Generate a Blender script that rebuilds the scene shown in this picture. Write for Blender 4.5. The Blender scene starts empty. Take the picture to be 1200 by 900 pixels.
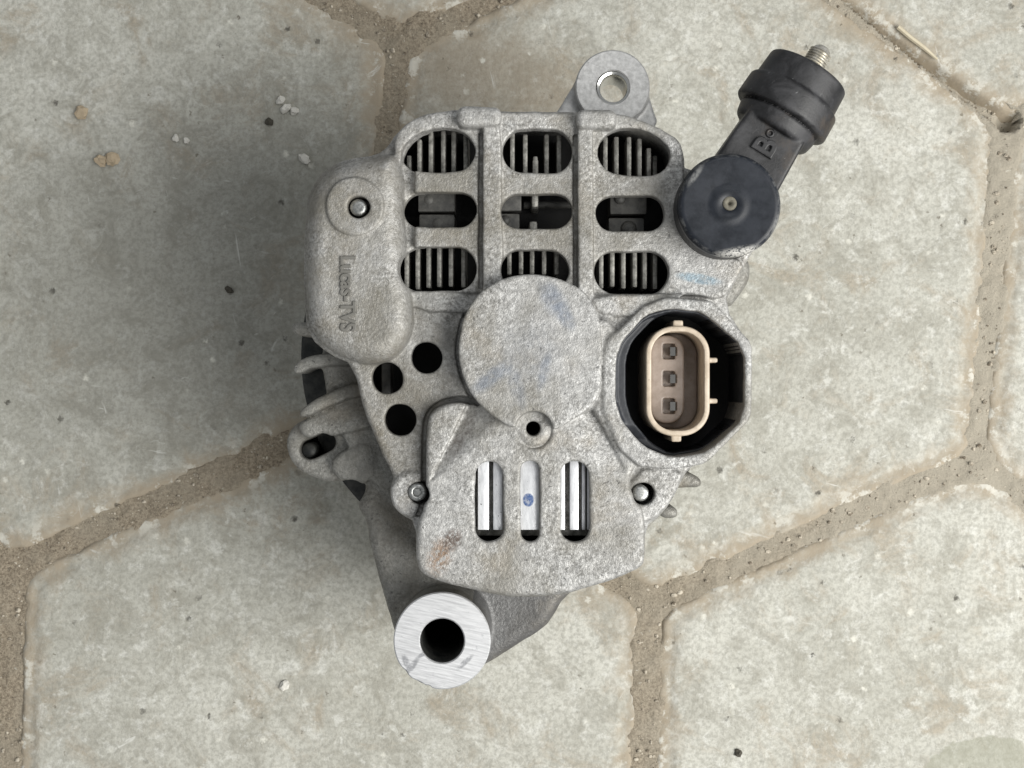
import bpy, bmesh, math, random
import numpy as np
from mathutils import Vector, Matrix

random.seed(7)
sc = bpy.context.scene
COL = sc.collection
MM = 0.001

# ------------------------------------------------------------------ camera
ZC = 120.0            # height of the rear cover's plate above the paving (mm)
DC = 430.0            # camera to that plate (mm)
FPX = 1720.0          # focal length in pixels of a 1200 px wide picture
cd = bpy.data.cameras.new('camera')
cam = bpy.data.objects.new('camera', cd)
COL.objects.link(cam)
cam.location = (0, 0, (ZC + DC) * MM)
cam.rotation_euler = (0, 0, 0)
cd.sensor_fit = 'HORIZONTAL'
cd.sensor_width = 36.0
cd.lens = 36.0 * FPX / 1200.0
cd.clip_start = 0.01
cd.clip_end = 50
sc.camera = cam

# ------------------------------------------------------------------ light
w = bpy.data.worlds.new('World')
sc.world = w
w.use_nodes = True
bg = w.node_tree.nodes['Background']
bg.inputs[0].default_value = (0.96, 0.985, 1.0, 1)
bg.inputs[1].default_value = 0.335


def area_light(name, loc, target, size, power, color):
    ld = bpy.data.lights.new(name, 'AREA')
    ld.shape = 'RECTANGLE'
    ld.size, ld.size_y = size
    ld.energy = power
    ld.color = color
    o = bpy.data.objects.new(name, ld)
    COL.objects.link(o)
    o.location = loc
    o.rotation_euler = (Vector(target) - Vector(loc)).to_track_quat('-Z', 'Y').to_euler()
    return o


area_light('right_main_light', (0.64, -0.26, 0.80), (0.05, 0.0, 0.05), (0.75, 0.75), 17.8, (1.0, 0.985, 0.95))  # unseen main source on the right, as one large soft lamp
area_light('upper_fill_light', (0.25, 0.95, 1.7), (0.0, 0.0, 0.05), (0.5, 0.5), 3.0, (0.96, 0.98, 1.0))  # unseen weak fill lamp, high beyond the far side

sc.view_settings.view_transform = 'Standard'
sc.view_settings.look = 'None'
sc.view_settings.gamma = 1.0
sc.view_settings.use_curve_mapping = False
sc.view_settings.exposure = 0.0

# ------------------------------------------------------------------ geometry helpers


def W(px, py, z):
    """point of the place (mm) seen at photo pixel (px, py) at height z (mm)"""
    f = (ZC + DC - z) / FPX
    return ((px - 600.0) * f, (450.0 - py) * f)


def S(n, z):
    return n * (ZC + DC - z) / FPX


def PL(pts, z):
    return np.array([W(x, y, z) for x, y in pts], dtype=np.float64)


def chaikin(p, n=1, q=0.25):
    p = np.asarray(p, dtype=np.float64)
    for _ in range(n):
        r = np.roll(p, -1, axis=0)
        a = p * (1 - q) + r * q
        b = p * q + r * (1 - q)
        p = np.stack([a, b], 1).reshape(-1, 2)
    return p


_rng = np.random.RandomState(3)
_T2 = _rng.rand(256, 256).astype(np.float32)


def noise2(X, Y, cell, seed=0):
    u = X / cell + 37.3 * seed + 500
    v = Y / cell + 11.7 * seed + 500
    iu = np.floor(u).astype(np.int64)
    iv = np.floor(v).astype(np.int64)
    fu = u - iu
    fv = v - iv
    fu = fu * fu * (3 - 2 * fu)
    fv = fv * fv * (3 - 2 * fv)
    a = _T2[iu & 255, iv & 255]
    b = _T2[(iu + 1) & 255, iv & 255]
    c = _T2[iu & 255, (iv + 1) & 255]
    d = _T2[(iu + 1) & 255, (iv + 1) & 255]
    return (a * (1 - fu) + b * fu) * (1 - fv) + (c * (1 - fu) + d * fu) * fv - 0.5


def d_poly(X, Y, P):
    d = np.full(X.shape, 1e9)
    s = np.ones(X.shape)
    n = len(P)
    for i in range(n):
        ax, ay = P[i]
        bx, by = P[i - 1]
        ex, ey = bx - ax, by - ay
        L = ex * ex + ey * ey
        if L < 1e-12:
            continue
        wx, wy = X - ax, Y - ay
        t = np.clip((wx * ex + wy * ey) / L, 0, 1)
        qx, qy = wx - ex * t, wy - ey * t
        d = np.minimum(d, qx * qx + qy * qy)
        c1 = Y >= ay
        c2 = Y < by
        c3 = ex * wy > ey * wx
        flip = (c1 & c2 & c3) | (~c1 & ~c2 & ~c3)
        s = np.where(flip, -s, s)
    return (s * np.sqrt(d)).astype(np.float32)


def d_circ(X, Y, c, r):
    return (np.hypot(X - c[0], Y - c[1]) - r).astype(np.float32)


def d_rbox(X, Y, c, h, r):
    qx = np.abs(X - c[0]) - h[0] + r
    qy = np.abs(Y - c[1]) - h[1] + r
    return (np.minimum(np.maximum(qx, qy), 0) + np.hypot(np.maximum(qx, 0), np.maximum(qy, 0)) - r).astype(np.float32)


def d_caps(X, Y, a, b, r):
    ex, ey = b[0] - a[0], b[1] - a[1]
    t = np.clip(((X - a[0]) * ex + (Y - a[1]) * ey) / (ex * ex + ey * ey), 0, 1)
    return (np.hypot(X - a[0] - ex * t, Y - a[1] - ey * t) - r).astype(np.float32)


def smin(a, b, k):
    h = np.clip(0.5 + 0.5 * (b - a) / k, 0, 1)
    return b + (a - b) * h - k * h * (1 - h)


class Field:
    """signed distance field on a voxel grid, meshed by surface nets"""

    def __init__(s, lo, hi, vs):
        s.lo = np.array(lo, float)
        s.vs = vs
        n = np.ceil((np.array(hi, float) - s.lo) / vs).astype(int) + 1
        s.x = (s.lo[0] + np.arange(n[0]) * vs)
        s.y = (s.lo[1] + np.arange(n[1]) * vs)
        s.z = (s.lo[2] + np.arange(n[2]) * vs).astype(np.float32)
        s.X, s.Y = np.meshgrid(s.x, s.y, indexing='ij')
        s.D = np.full(tuple(n), 20.0, dtype=np.float32)
        s.wob = 0.0

    def poly(s, pts, z, n=2, q=0.25):
        P = PL(pts, z)
        if n:
            P = chaikin(P, n, q)
        return d_poly(s.X, s.Y, P)

    def circ(s, px, py, rpx, z):
        return d_circ(s.X, s.Y, W(px, py, z), S(rpx, z))

    def rbox(s, x0, x1, y0, y1, rpx, z):
        return d_rbox(s.X, s.Y, W((x0 + x1) / 2, (y0 + y1) / 2, z), (S((x1 - x0) / 2, z), S((y1 - y0) / 2, z)), S(rpx, z))

    def _win(s, d2, z0, z1, pad):
        m = d2 < pad
        ix = np.where(m.any(1))[0]
        iy = np.where(m.any(0))[0]
        if len(ix) == 0:
            return None
        iz = np.where((s.z > z0 - pad) & (s.z < z1 + pad))[0]
        return (slice(ix[0], ix[-1] + 1), slice(iy[0], iy[-1] + 1), slice(iz[0], iz[-1] + 1))

    def ext(s, d2, z0, z1, r, sl, ztop=None):
        d = (d2 + s.wob)[sl[0], sl[1], None]
        z = s.z[None, None, sl[2]]
        if ztop is not None:
            t = ztop[sl[0], sl[1], None]
            q = np.maximum(z - t, z0 - z)
        else:
            q = np.abs(z - (z0 + z1) / 2) - (z1 - z0) / 2
        a = d + r
        b = q + r
        return (np.minimum(np.maximum(a, b), 0) + np.hypot(np.maximum(a, 0), np.maximum(b, 0)) - r).astype(np.float32)

    def add(s, d2, z0, z1, r=1.0, k=0.8, ztop=None):
        sl = s._win(d2, z0, z1, 3 + k)
        if sl is None:
            return
        s.D[sl] = smin(s.D[sl], s.ext(d2, z0, z1, r, sl, ztop), k)

    def sub(s, d2, z0, z1, r=0.3, k=0.8, zbot=None):
        sl = s._win(d2, z0, z1, 3 + k)
        if sl is None:
            return
        if zbot is not None:
            d = d2[sl[0], sl[1], None]
            q = zbot[sl[0], sl[1], None] - s.z[None, None, sl[2]]
            e = np.maximum(d, q).astype(np.float32)
        else:
            e = s.ext(d2, z0, z1, r, sl)
        s.D[sl] = -smin(-s.D[sl], e, k)

    def nets(s):
        D = s.D.copy()
        for ax in range(3):                       # close the shape at the grid's faces
            for e in (0, -1):
                ix = [slice(None)] * 3
                ix[ax] = e
                D[tuple(ix)] = np.maximum(D[tuple(ix)], 0.05)
        ins = D < 0
        c = np.zeros(tuple(np.array(D.shape) - 1), np.uint8)
        for i in (0, 1):
            for j in (0, 1):
                for k in (0, 1):
                    c += ins[i:D.shape[0] - 1 + i, j:D.shape[1] - 1 + j, k:D.shape[2] - 1 + k]
        act = (c > 0) & (c < 8)
        I = np.argwhere(act)
        num = np.full(act.shape, -1, np.int32)
        num[act] = np.arange(len(I))
        acc = np.zeros((len(I), 3))
        cnt = np.zeros(len(I))
        corner = [(i, j, k) for i in (0, 1) for j in (0, 1) for k in (0, 1)]
        val = {q: D[I[:, 0] + q[0], I[:, 1] + q[1], I[:, 2] + q[2]] for q in corner}
        for a in corner:
            for ax in range(3):
                if a[ax]:
                    continue
                b = list(a)
                b[ax] = 1
                va, vb = val[a], val[tuple(b)]
                m = (va < 0) != (vb < 0)
                t = np.where(m, va / np.where(m, va - vb, 1), 0)
                p = np.tile(np.array(a, float), (len(I), 1))
                p[:, ax] += t
                acc[m] += p[m]
                cnt[m] += 1
        V = (I + acc / cnt[:, None]) * s.vs + s.lo
        quads = []
        for ax in range(3):
            u, v = [(1, 2), (2, 0), (0, 1)][ax]
            s0 = [slice(1, -1)] * 3
            s0[ax] = slice(0, -1)
            s1 = list(s0)
            s1[ax] = slice(1, None)
            A = ins[tuple(s0)]
            B = ins[tuple(s1)]
            for m, rev in ((A & ~B, False), (~A & B, True)):
                E = np.argwhere(m) + np.array([1 if i != ax else 0 for i in range(3)])
                if not len(E):
                    continue
                du = np.zeros(3, int)
                dv = np.zeros(3, int)
                du[u] = 1
                dv[v] = 1
                q = [E - du - dv, E - dv, E, E - du]
                Q = np.stack([num[e[:, 0], e[:, 1], e[:, 2]] for e in q], 1)
                if rev:
                    Q = Q[:, ::-1]
                quads.append(Q)
        F = np.concatenate(quads)
        F = F[(F >= 0).all(1)]
        return V, F

    def grad_normals(s, V):
        g = np.gradient(s.D, s.vs)
        I = np.clip(np.round((V - s.lo) / s.vs).astype(int), 0, np.array(s.D.shape) - 1)
        N = np.stack([a[I[:, 0], I[:, 1], I[:, 2]] for a in g], 1)
        return N / np.maximum(np.linalg.norm(N, axis=1, keepdims=True), 1e-6)


def relax(V, F, n=2, lam=0.5):
    E = np.concatenate([F[:, [0, 1]], F[:, [1, 2]], F[:, [2, 3]], F[:, [3, 0]]])
    N = len(V)
    deg = np.bincount(E[:, 0], minlength=N).astype(float) + np.bincount(E[:, 1], minlength=N)
    for _ in range(n):
        A = np.zeros_like(V)
        for a in range(3):
            A[:, a] = np.bincount(E[:, 0], weights=V[E[:, 1], a], minlength=N) + np.bincount(E[:, 1], weights=V[E[:, 0], a], minlength=N)
        V = V + lam * (A / np.maximum(deg, 1)[:, None] - V)
    return V


def mesh_arrays(name, V, F, smooth=True):
    me = bpy.data.meshes.new(name)
    V = np.asarray(V, np.float32)
    F = np.asarray(F, np.int32)
    me.vertices.add(len(V))
    me.vertices.foreach_set('co', V.ravel())
    me.loops.add(F.size)
    me.loops.foreach_set('vertex_index', F.ravel())
    me.polygons.add(len(F))
    me.polygons.foreach_set('loop_start', np.arange(0, F.size, F.shape[1], dtype=np.int32))
    me.polygons.foreach_set('use_smooth', np.full(len(F), smooth, dtype=bool))
    me.update(calc_edges=True)
    me.validate()
    return me


def submesh(V, F, m):
    F = F[m]
    used = np.unique(F)
    remap = np.full(len(V), -1, np.int64)
    remap[used] = np.arange(len(used))
    return V[used], remap[F], used


ROOT = {}


def obj(name, me, mat, parent=None):
    o = bpy.data.objects.new(name, me)
    COL.objects.link(o)
    if mat is not None:
        me.materials.append(mat)
    if parent is not None:
        o.parent = parent
    return o


def empty(name, loc):
    o = bpy.data.objects.new(name, None)
    COL.objects.link(o)
    o.location = loc
    o.empty_display_size = 0.02
    return o


def lathe(profile, seg=64, closed=False):
    """profile: list of (r, z); axis z, mm"""
    V, F = [], []
    n = len(profile)
    for r, z in profile:
        for i in range(seg):
            a = 2 * math.pi * i / seg
            V.append((r * math.cos(a), r * math.sin(a), z))
    rng = range(n if closed else n - 1)
    for j in rng:
        j2 = (j + 1) % n
        for i in range(seg):
            i2 = (i + 1) % seg
            F.append((j * seg + i, j * seg + i2, j2 * seg + i2, j2 * seg + i))
    return np.array(V, float), np.array(F, int)


def sharp(me, ang=40):
    me.set_sharp_from_angle(angle=math.radians(ang))


def box_mesh(name, x0, x1, y0, y1, z0, z1, bev=0.2, off=(0, 0, 0), taper=0.0, seg=2):
    bm = bmesh.new()
    bmesh.ops.create_cube(bm, size=1)
    for v in bm.verts:
        t = (v.co.z + 0.5)
        sx = 1 - taper * t
        v.co = Vector(((x0 + x1) / 2 + v.co.x * (x1 - x0) * sx, (y0 + y1) / 2 + v.co.y * (y1 - y0), z0 + t * (z1 - z0)))
    if bev:
        bmesh.ops.bevel(bm, geom=list(bm.edges), offset=bev, segments=seg, profile=0.6, affect='EDGES')
    for v in bm.verts:
        v.co = (v.co - Vector(off)) * MM
    for f in bm.faces:
        f.smooth = True
    me = bpy.data.meshes.new(name)
    bm.to_mesh(me)
    bm.free()
    sharp(me, 50)
    return me


# ------------------------------------------------------------------ materials
class NT:
    def __init__(s, name):
        s.m = bpy.data.materials.new(name)
        s.m.use_nodes = True
        s.t = s.m.node_tree
        s.b = s.t.nodes['Principled BSDF']
        tc = s.t.nodes.new('ShaderNodeTexCoord')
        mp = s.t.nodes.new('ShaderNodeMapping')
        mp.inputs['Scale'].default_value = (1000, 1000, 1000)
        s.t.links.new(tc.outputs['Object'], mp.inputs[0])
        s.co = mp.outputs[0]

    def L(s, a, b):
        s.t.links.new(a, b)

    def val(s, sock, v):
        if isinstance(v, bpy.types.NodeSocket):
            s.L(v, sock)
        else:
            sock.default_value = v

    def noise(s, scale, detail=4, rough=0.55, dist=0.0, co=None, off=None):
        n = s.t.nodes.new('ShaderNodeTexNoise')
        n.inputs['Scale'].default_value = scale
        n.inputs['Detail'].default_value = detail
        n.inputs['Roughness'].default_value = rough
        n.inputs['Distortion'].default_value = dist
        c = co or s.co
        if off:
            c = s.mapping(c, loc=off)
        s.L(c, n.inputs['Vector'])
        return n.outputs['Fac']

    def voronoi(s, scale, feature='F1', co=None, rnd=1.0):
        n = s.t.nodes.new('ShaderNodeTexVoronoi')
        n.feature = feature
        n.inputs['Scale'].default_value = scale
        n.inputs['Randomness'].default_value = rnd
        s.L(co or s.co, n.inputs['Vector'])
        return n

    def mapping(s, co, loc=(0, 0, 0), rot=0.0, scale=(1, 1, 1), typ='POINT'):
        n = s.t.nodes.new('ShaderNodeMapping')
        n.vector_type = typ
        n.inputs['Location'].default_value = loc
        n.inputs['Rotation'].default_value = (0, 0, rot)
        n.inputs['Scale'].default_value = scale
        s.L(co, n.inputs[0])
        return n.outputs[0]

    def rng(s, v, a, b, c=0.0, d=1.0, smooth=True):
        n = s.t.nodes.new('ShaderNodeMapRange')
        n.interpolation_type = 'SMOOTHSTEP' if smooth else 'LINEAR'
        s.L(v, n.inputs['Value'])
        n.inputs['From Min'].default_value = a
        n.inputs['From Max'].default_value = b
        n.inputs['To Min'].default_value = c
        n.inputs['To Max'].default_value = d
        return n.outputs[0]

    def math(s, op, a, b=0.0):
        n = s.t.nodes.new('ShaderNodeMath')
        n.operation = op
        s.val(n.inputs[0], a)
        s.val(n.inputs[1], b)
        return n.outputs[0]

    def mix(s, f, a, b, typ='MIX'):
        n = s.t.nodes.new('ShaderNodeMix')
        n.data_type = 'RGBA'
        n.blend_type = typ
        s.val(n.inputs[0], f)
        for i, v in ((6, a), (7, b)):
            if isinstance(v, bpy.types.NodeSocket):
                s.L(v, n.inputs[i])
            else:
                n.inputs[i].default_value = (*v, 1) if len(v) == 3 else v
        return n.outputs[2]

    def stroke(s, cx, cy, a, b, rot, soft=0.5, grain=0.35, gs=0.5):
        """mask of an elongated mark centred at (cx, cy) mm in object space"""
        c = s.mapping(s.co, loc=(cx, cy, 0), rot=rot, scale=(a, b, 1e5), typ='TEXTURE')
        n = s.t.nodes.new('ShaderNodeVectorMath')
        n.operation = 'LENGTH'
        s.L(c, n.inputs[0])
        m = s.rng(n.outputs['Value'], 1.0, 1.0 - soft, 0.0, 1.0)
        g = s.rng(s.noise(gs, 4, 0.7), 0.5 - grain, 0.5 + grain * 0.4)
        return s.math('MULTIPLY', m, g)

    def attr(s, name):
        n = s.t.nodes.new('ShaderNodeAttribute')
        n.attribute_name = name
        return n.outputs['Fac']

    def bump(s, h, strength, dist_mm, prev=None):
        n = s.t.nodes.new('ShaderNodeBump')
        n.inputs['Strength'].default_value = strength
        n.inputs['Distance'].default_value = dist_mm * MM
        s.L(h, n.inputs['Height'])
        if prev is not None:
            s.L(prev, n.inputs['Normal'])
        return n.outputs[0]

    def out(s, color, rough=0.5, metal=0.0, normal=None, spec=0.5):
        s.val(s.b.inputs['Base Color'], color if isinstance(color, bpy.types.NodeSocket) else (*color, 1))
        s.val(s.b.inputs['Roughness'], rough)
        s.val(s.b.inputs['Metallic'], metal)
        s.b.inputs['Specular IOR Level'].default_value = spec
        if normal is not None:
            s.L(normal, s.b.inputs['Normal'])
        return s.m


AX, AY = 2.0, 10.0        # alternator axis (mm)


def LC(px, py, z):        # object-space position of a mark
    x, y = W(px, py, z)
    return x - AX, y - AY


def cast_material(name, lo, hi, dirt, dirt_amt, marks=False, speck=1.0):
    n = NT(name)
    sp = n.rng(n.noise(1.02, 3, 0.78), 0.33, 0.67)
    sp2 = n.rng(n.noise(0.32, 3, 0.6), 0.3, 0.7)
    patch = n.rng(n.noise(0.055, 4, 0.6, 0.4, off=(17, 3, 40)), 0.36, 0.62, 0.35, 1.0)
    sp = n.math('ADD', n.math('MULTIPLY', n.math('SUBTRACT', sp, 0.5), patch), 0.5)
    sp = n.math('ADD', n.math('MULTIPLY', sp, 0.75 * speck), n.math('MULTIPLY', sp2, 0.25))
    col = n.mix(sp, lo, hi)
    big = n.rng(n.noise(0.035, 5, 0.62, 0.6), 0.50 - dirt_amt, 0.72)
    col = n.mix(n.math('MULTIPLY', big, 0.75), col, dirt)
    # dark casting pits
    pv = n.rng(n.noise(0.85, 1, 0.5, off=(31, 7, 3)), 0.30, 0.24)
    col = n.mix(n.math('MULTIPLY', pv, 0.65), col, (0.05, 0.05, 0.05))
    tan = n.rng(n.noise(0.06, 4, 0.6, off=(90, 40, 0)), 0.52, 0.75)
    col = n.mix(n.math('MULTIPLY', tan, 0.4), col, (0.28, 0.245, 0.19))
    if marks:
        blue = (0.15, 0.18, 0.235)
        for px, py, a, b, rot, amt in ((648, 352, 4.5, 8.5, 0.55, .6), (662, 372, 3.0, 6.0, 0.5, .5), (577, 442, 10.0, 3.2, 0.66, .55),
                                       (605, 452, 3.0, 9.0, 0.3, .35), (637, 436, 2.2, 7.5, -0.25, .45), (622, 412, 11, 12, 0, .22)):
            x, y = LC(px, py, 127)
            col = n.mix(n.math('MULTIPLY', n.stroke(x, y, a, b, rot, 0.7, 0.4, 0.35), amt), col, blue)
        for px, py, a, b, rot, amt, cc in ((541, 512, 10.5, 2.8, 1.05, .9, (0.085, 0.070, 0.06)), (527, 395, 5.5, 10.0, 0.1, .55, (0.12, 0.118, 0.11)),  # flute stroke: brown dirt plus painted shade along its edge
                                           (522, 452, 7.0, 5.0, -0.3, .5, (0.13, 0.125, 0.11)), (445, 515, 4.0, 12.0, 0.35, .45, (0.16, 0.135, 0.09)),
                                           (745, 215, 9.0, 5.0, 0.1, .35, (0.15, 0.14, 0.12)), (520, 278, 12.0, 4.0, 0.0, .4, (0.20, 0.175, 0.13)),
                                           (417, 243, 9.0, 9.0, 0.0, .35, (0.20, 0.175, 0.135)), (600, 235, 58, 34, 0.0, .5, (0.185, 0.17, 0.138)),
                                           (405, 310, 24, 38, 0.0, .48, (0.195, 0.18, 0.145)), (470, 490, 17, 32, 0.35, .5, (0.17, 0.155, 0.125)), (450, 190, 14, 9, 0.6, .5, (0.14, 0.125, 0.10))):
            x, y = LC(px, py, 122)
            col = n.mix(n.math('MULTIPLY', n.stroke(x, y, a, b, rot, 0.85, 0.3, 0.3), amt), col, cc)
        x, y = LC(818, 327, 122)
        col = n.mix(n.math('MULTIPLY', n.stroke(x, y, 8.0, 1.9, -0.16, 0.5, 0.3, 0.8), 0.75), col, (0.22, 0.31, 0.37))
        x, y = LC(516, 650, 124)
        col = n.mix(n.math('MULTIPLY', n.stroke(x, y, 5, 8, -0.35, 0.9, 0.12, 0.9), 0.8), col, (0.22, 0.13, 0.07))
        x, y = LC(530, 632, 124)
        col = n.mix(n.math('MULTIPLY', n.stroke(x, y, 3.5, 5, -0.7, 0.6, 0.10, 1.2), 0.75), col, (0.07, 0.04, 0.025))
    h = n.noise(1.05, 3, 0.75)
    h2 = n.noise(0.25, 3, 0.6)
    nb = n.bump(h, 0.85, 0.40)
    nb = n.bump(h2, 0.5, 0.5, nb)
    ro = n.rng(sp, 0.0, 1.0, 0.62, 0.45)
    return n.out(col, ro, 0.4, nb)


M = {}
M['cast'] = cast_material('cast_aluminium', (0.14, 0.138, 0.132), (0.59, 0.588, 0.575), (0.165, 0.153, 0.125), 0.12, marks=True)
M['bracket'] = cast_material('grimy_cast_aluminium', (0.15, 0.148, 0.135), (0.38, 0.375, 0.35), (0.12, 0.108, 0.085), 0.12)

M['oily'] = cast_material('oily_cast_aluminium', (0.10, 0.10, 0.10), (0.22, 0.22, 0.218), (0.07, 0.066, 0.06), 0.10)

n = NT('grimy_lettering')
g = n.noise(0.5, 3, 0.6)
M['grime'] = n.out(n.mix(g, (0.12, 0.115, 0.10), (0.20, 0.195, 0.18)), 0.6, 0.3)

n = NT('machined_aluminium')
c = n.mapping(n.co, rot=-0.22, scale=(8.333, 0.526, 1), typ='TEXTURE')
g = n.noise(1.0, 4, 0.7, co=c)
col = n.mix(n.rng(g, 0.3, 0.7), (0.55, 0.555, 0.565), (0.70, 0.705, 0.715))
for px, py, a_, b_, r_ in ((482, 782, 4.5, 1.2, 0.9), (476, 776, 1.2, 3.2, 0.4), (545, 776, 4.0, 1.0, 0.75), (497, 766, 3.5, 0.8, 0.5)):
    x, y = LC(px, py, 113)
    col = n.mix(n.math('MULTIPLY', n.stroke(x, y, a_, b_, r_, 0.5, 0.2, 0.6), 0.7), col, (0.22, 0.225, 0.24))
sc1 = n.rng(n.noise(0.35, 5, 0.7), 0.62, 0.70)
col = n.mix(n.math('MULTIPLY', sc1, 0.5), col, (0.32, 0.33, 0.34))
M['machined'] = n.out(col, n.rng(g, 0.2, 0.8, 0.38, 0.55), 0.7, n.bump(g, 0.25, 0.1))

n = NT('worn_machined_aluminium')
g = n.noise(0.6, 5, 0.7)
col = n.mix(n.rng(g, 0.3, 0.7), (0.33, 0.33, 0.325), (0.52, 0.52, 0.515))
c = n.mapping(n.co, rot=-0.3, scale=(10.000, 1.111, 1), typ='TEXTURE')
s_ = n.rng(n.noise(0.8, 4, 0.7, co=c), 0.63, 0.70)
col = n.mix(n.math('MULTIPLY', s_, 0.6), col, (0.14, 0.14, 0.14))
M['worn'] = n.out(col, 0.5, 0.4, n.bump(g, 0.3, 0.15))

n = NT('fin_metal')
g = n.noise(0.6, 5, 0.7)
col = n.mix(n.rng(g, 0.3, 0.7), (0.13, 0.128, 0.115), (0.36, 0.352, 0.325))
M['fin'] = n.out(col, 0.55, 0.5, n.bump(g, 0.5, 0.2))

n = NT('heat_sink_bar')
c = n.mapping(n.co, scale=(1.0, 0.25, 1))
g = n.noise(0.9, 5, 0.75, co=c)
col = n.mix(n.rng(g, 0.3, 0.7), (0.62, 0.63, 0.65), (0.88, 0.89, 0.91))
pit = n.rng(n.noise(0.9, 3, 0.6, off=(5, 9, 2)), 0.66, 0.71)
col = n.mix(pit, col, (0.05, 0.05, 0.05))
x, y = LC(619, 585, 121)
col = n.mix(n.math('MULTIPLY', n.stroke(x, y, 1.7, 2.1, 0, 0.15, 0.35, 0.9), 0.95), col, (0.03, 0.10, 0.30))
M['bar'] = n.out(col, 0.4, 0.6, n.bump(g, 0.2, 0.1))

n = NT('steel_stud')
g = n.noise(1.2, 4, 0.7)
col = n.mix(n.rng(g, 0.3, 0.7), (0.22, 0.23, 0.23), (0.50, 0.50, 0.48))
M['steel'] = n.out(col, 0.36, 0.9, n.bump(g, 0.4, 0.1))

n = NT('polished_steel')
M['chrome'] = n.out((0.62, 0.62, 0.60), 0.18, 1.0, n.bump(n.noise(0.8, 3), 0.1, 0.05))

n = NT('zinc_bolt')
g = n.noise(0.7, 4, 0.7)
col = n.mix(n.rng(g, 0.3, 0.7), (0.42, 0.39, 0.32), (0.75, 0.73, 0.67))
M['zinc'] = n.out(col, 0.42, 0.8, n.bump(g, 0.4, 0.15))

n = NT('tinned_pin')
M['pin'] = n.out((0.36, 0.35, 0.33), 0.18, 1.0, n.bump(n.noise(1.0, 3), 0.2, 0.1))

n = NT('dark_steel')
g = n.noise(0.3, 4, 0.7)
lam = n.noise(1.0, 2, 0.5, co=n.mapping(n.co, scale=(0.02, 0.02, 2.5)))
col = n.mix(n.rng(g, 0.3, 0.7), (0.018, 0.02, 0.02), (0.06, 0.06, 0.055))
M['iron'] = n.out(col, 0.55, 0.4, n.bump(lam, 0.5, 0.3))

n = NT('black_plastic')
g = n.noise(0.22, 5, 0.7)
f = n.noise(1.6, 3, 0.7)
col = n.mix(n.rng(g, 0.3, 0.75), (0.012, 0.014, 0.018), (0.030, 0.033, 0.040))
dust = n.rng(n.noise(0.5, 6, 0.75, off=(3, 1, 8)), 0.60, 0.78)
col = n.mix(n.math('MULTIPLY', dust, 0.35), col, (0.22, 0.21, 0.19))
M['plastic'] = n.out(col, 0.5, 0.0, n.bump(f, 0.3, 0.12))

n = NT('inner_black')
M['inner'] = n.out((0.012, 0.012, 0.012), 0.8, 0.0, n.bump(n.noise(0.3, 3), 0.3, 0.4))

n = NT('grey_block')
g = n.noise(0.4, 4, 0.7)
M['block'] = n.out(n.mix(n.rng(g, 0.3, 0.7), (0.045, 0.045, 0.043), (0.10, 0.098, 0.09)), 0.55, 0.1, n.bump(g, 0.3, 0.2))

n = NT('blue_black_cap')
g = n.noise(0.18, 5, 0.65)
f = n.noise(1.6, 3, 0.7)
col = n.mix(n.rng(g, 0.3, 0.7), (0.006, 0.008, 0.012), (0.012, 0.015, 0.022))
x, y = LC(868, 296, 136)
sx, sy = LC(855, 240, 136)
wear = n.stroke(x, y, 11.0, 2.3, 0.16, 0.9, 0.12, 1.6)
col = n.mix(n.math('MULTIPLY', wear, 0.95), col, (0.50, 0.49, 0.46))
x2, y2 = LC(815, 205, 136)
wear = n.stroke(x2, y2, 5.0, 1.2, 0.95, 0.7, 0.25, 0.9)
col = n.mix(n.math('MULTIPLY', wear, 0.45), col, (0.30, 0.30, 0.29))
x2, y2 = LC(910, 262, 136)
wear = n.stroke(x2, y2, 5.0, 1.0, 1.25, 0.7, 0.25, 0.9)
col = n.mix(n.math('MULTIPLY', wear, 0.5), col, (0.30, 0.30, 0.29))
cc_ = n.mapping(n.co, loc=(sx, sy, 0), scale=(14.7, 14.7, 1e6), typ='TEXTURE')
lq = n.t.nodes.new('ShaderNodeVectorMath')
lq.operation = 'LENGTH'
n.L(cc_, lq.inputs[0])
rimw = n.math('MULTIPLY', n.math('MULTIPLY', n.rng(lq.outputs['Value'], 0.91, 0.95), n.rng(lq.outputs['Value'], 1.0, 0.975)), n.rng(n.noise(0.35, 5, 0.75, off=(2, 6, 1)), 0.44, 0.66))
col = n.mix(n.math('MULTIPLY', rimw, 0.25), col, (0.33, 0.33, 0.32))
haze = n.rng(n.noise(0.10, 6, 0.7, 0.5), 0.46, 0.72)
col = n.mix(n.math('MULTIPLY', haze, 0.06), col, (0.10, 0.11, 0.125))
M['cap'] = n.out(col, n.rng(g, 0.3, 0.7, 0.33, 0.48), 0.0, n.bump(f, 0.15, 0.1), 0.35)

n = NT('dusty_black_rubber')
g = n.noise(0.14, 5, 0.7, 0.6)
f = n.noise(1.4, 4, 0.7)
col = n.mix(n.rng(g, 0.38, 0.70), (0.011, 0.011, 0.012), (0.042, 0.042, 0.045))
brown = n.rng(n.noise(0.10, 5, 0.65, off=(60, 10, 0)), 0.52, 0.70)
col = n.mix(n.math('MULTIPLY', brown, 0.55), col, (0.060, 0.046, 0.034))
scuff = n.rng(n.noise(0.5, 5, 0.75, off=(7, 21, 4), co=n.mapping(n.co, rot=0.6, scale=(2.000, 0.833, 1), typ='TEXTURE')), 0.64, 0.74)
col = n.mix(n.math('MULTIPLY', scuff, 0.55), col, (0.30, 0.30, 0.30))
M['rubber'] = n.out(col, n.rng(g, 0.3, 0.7, 0.42, 0.62), 0.0, n.bump(f, 0.35, 0.2))

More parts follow.
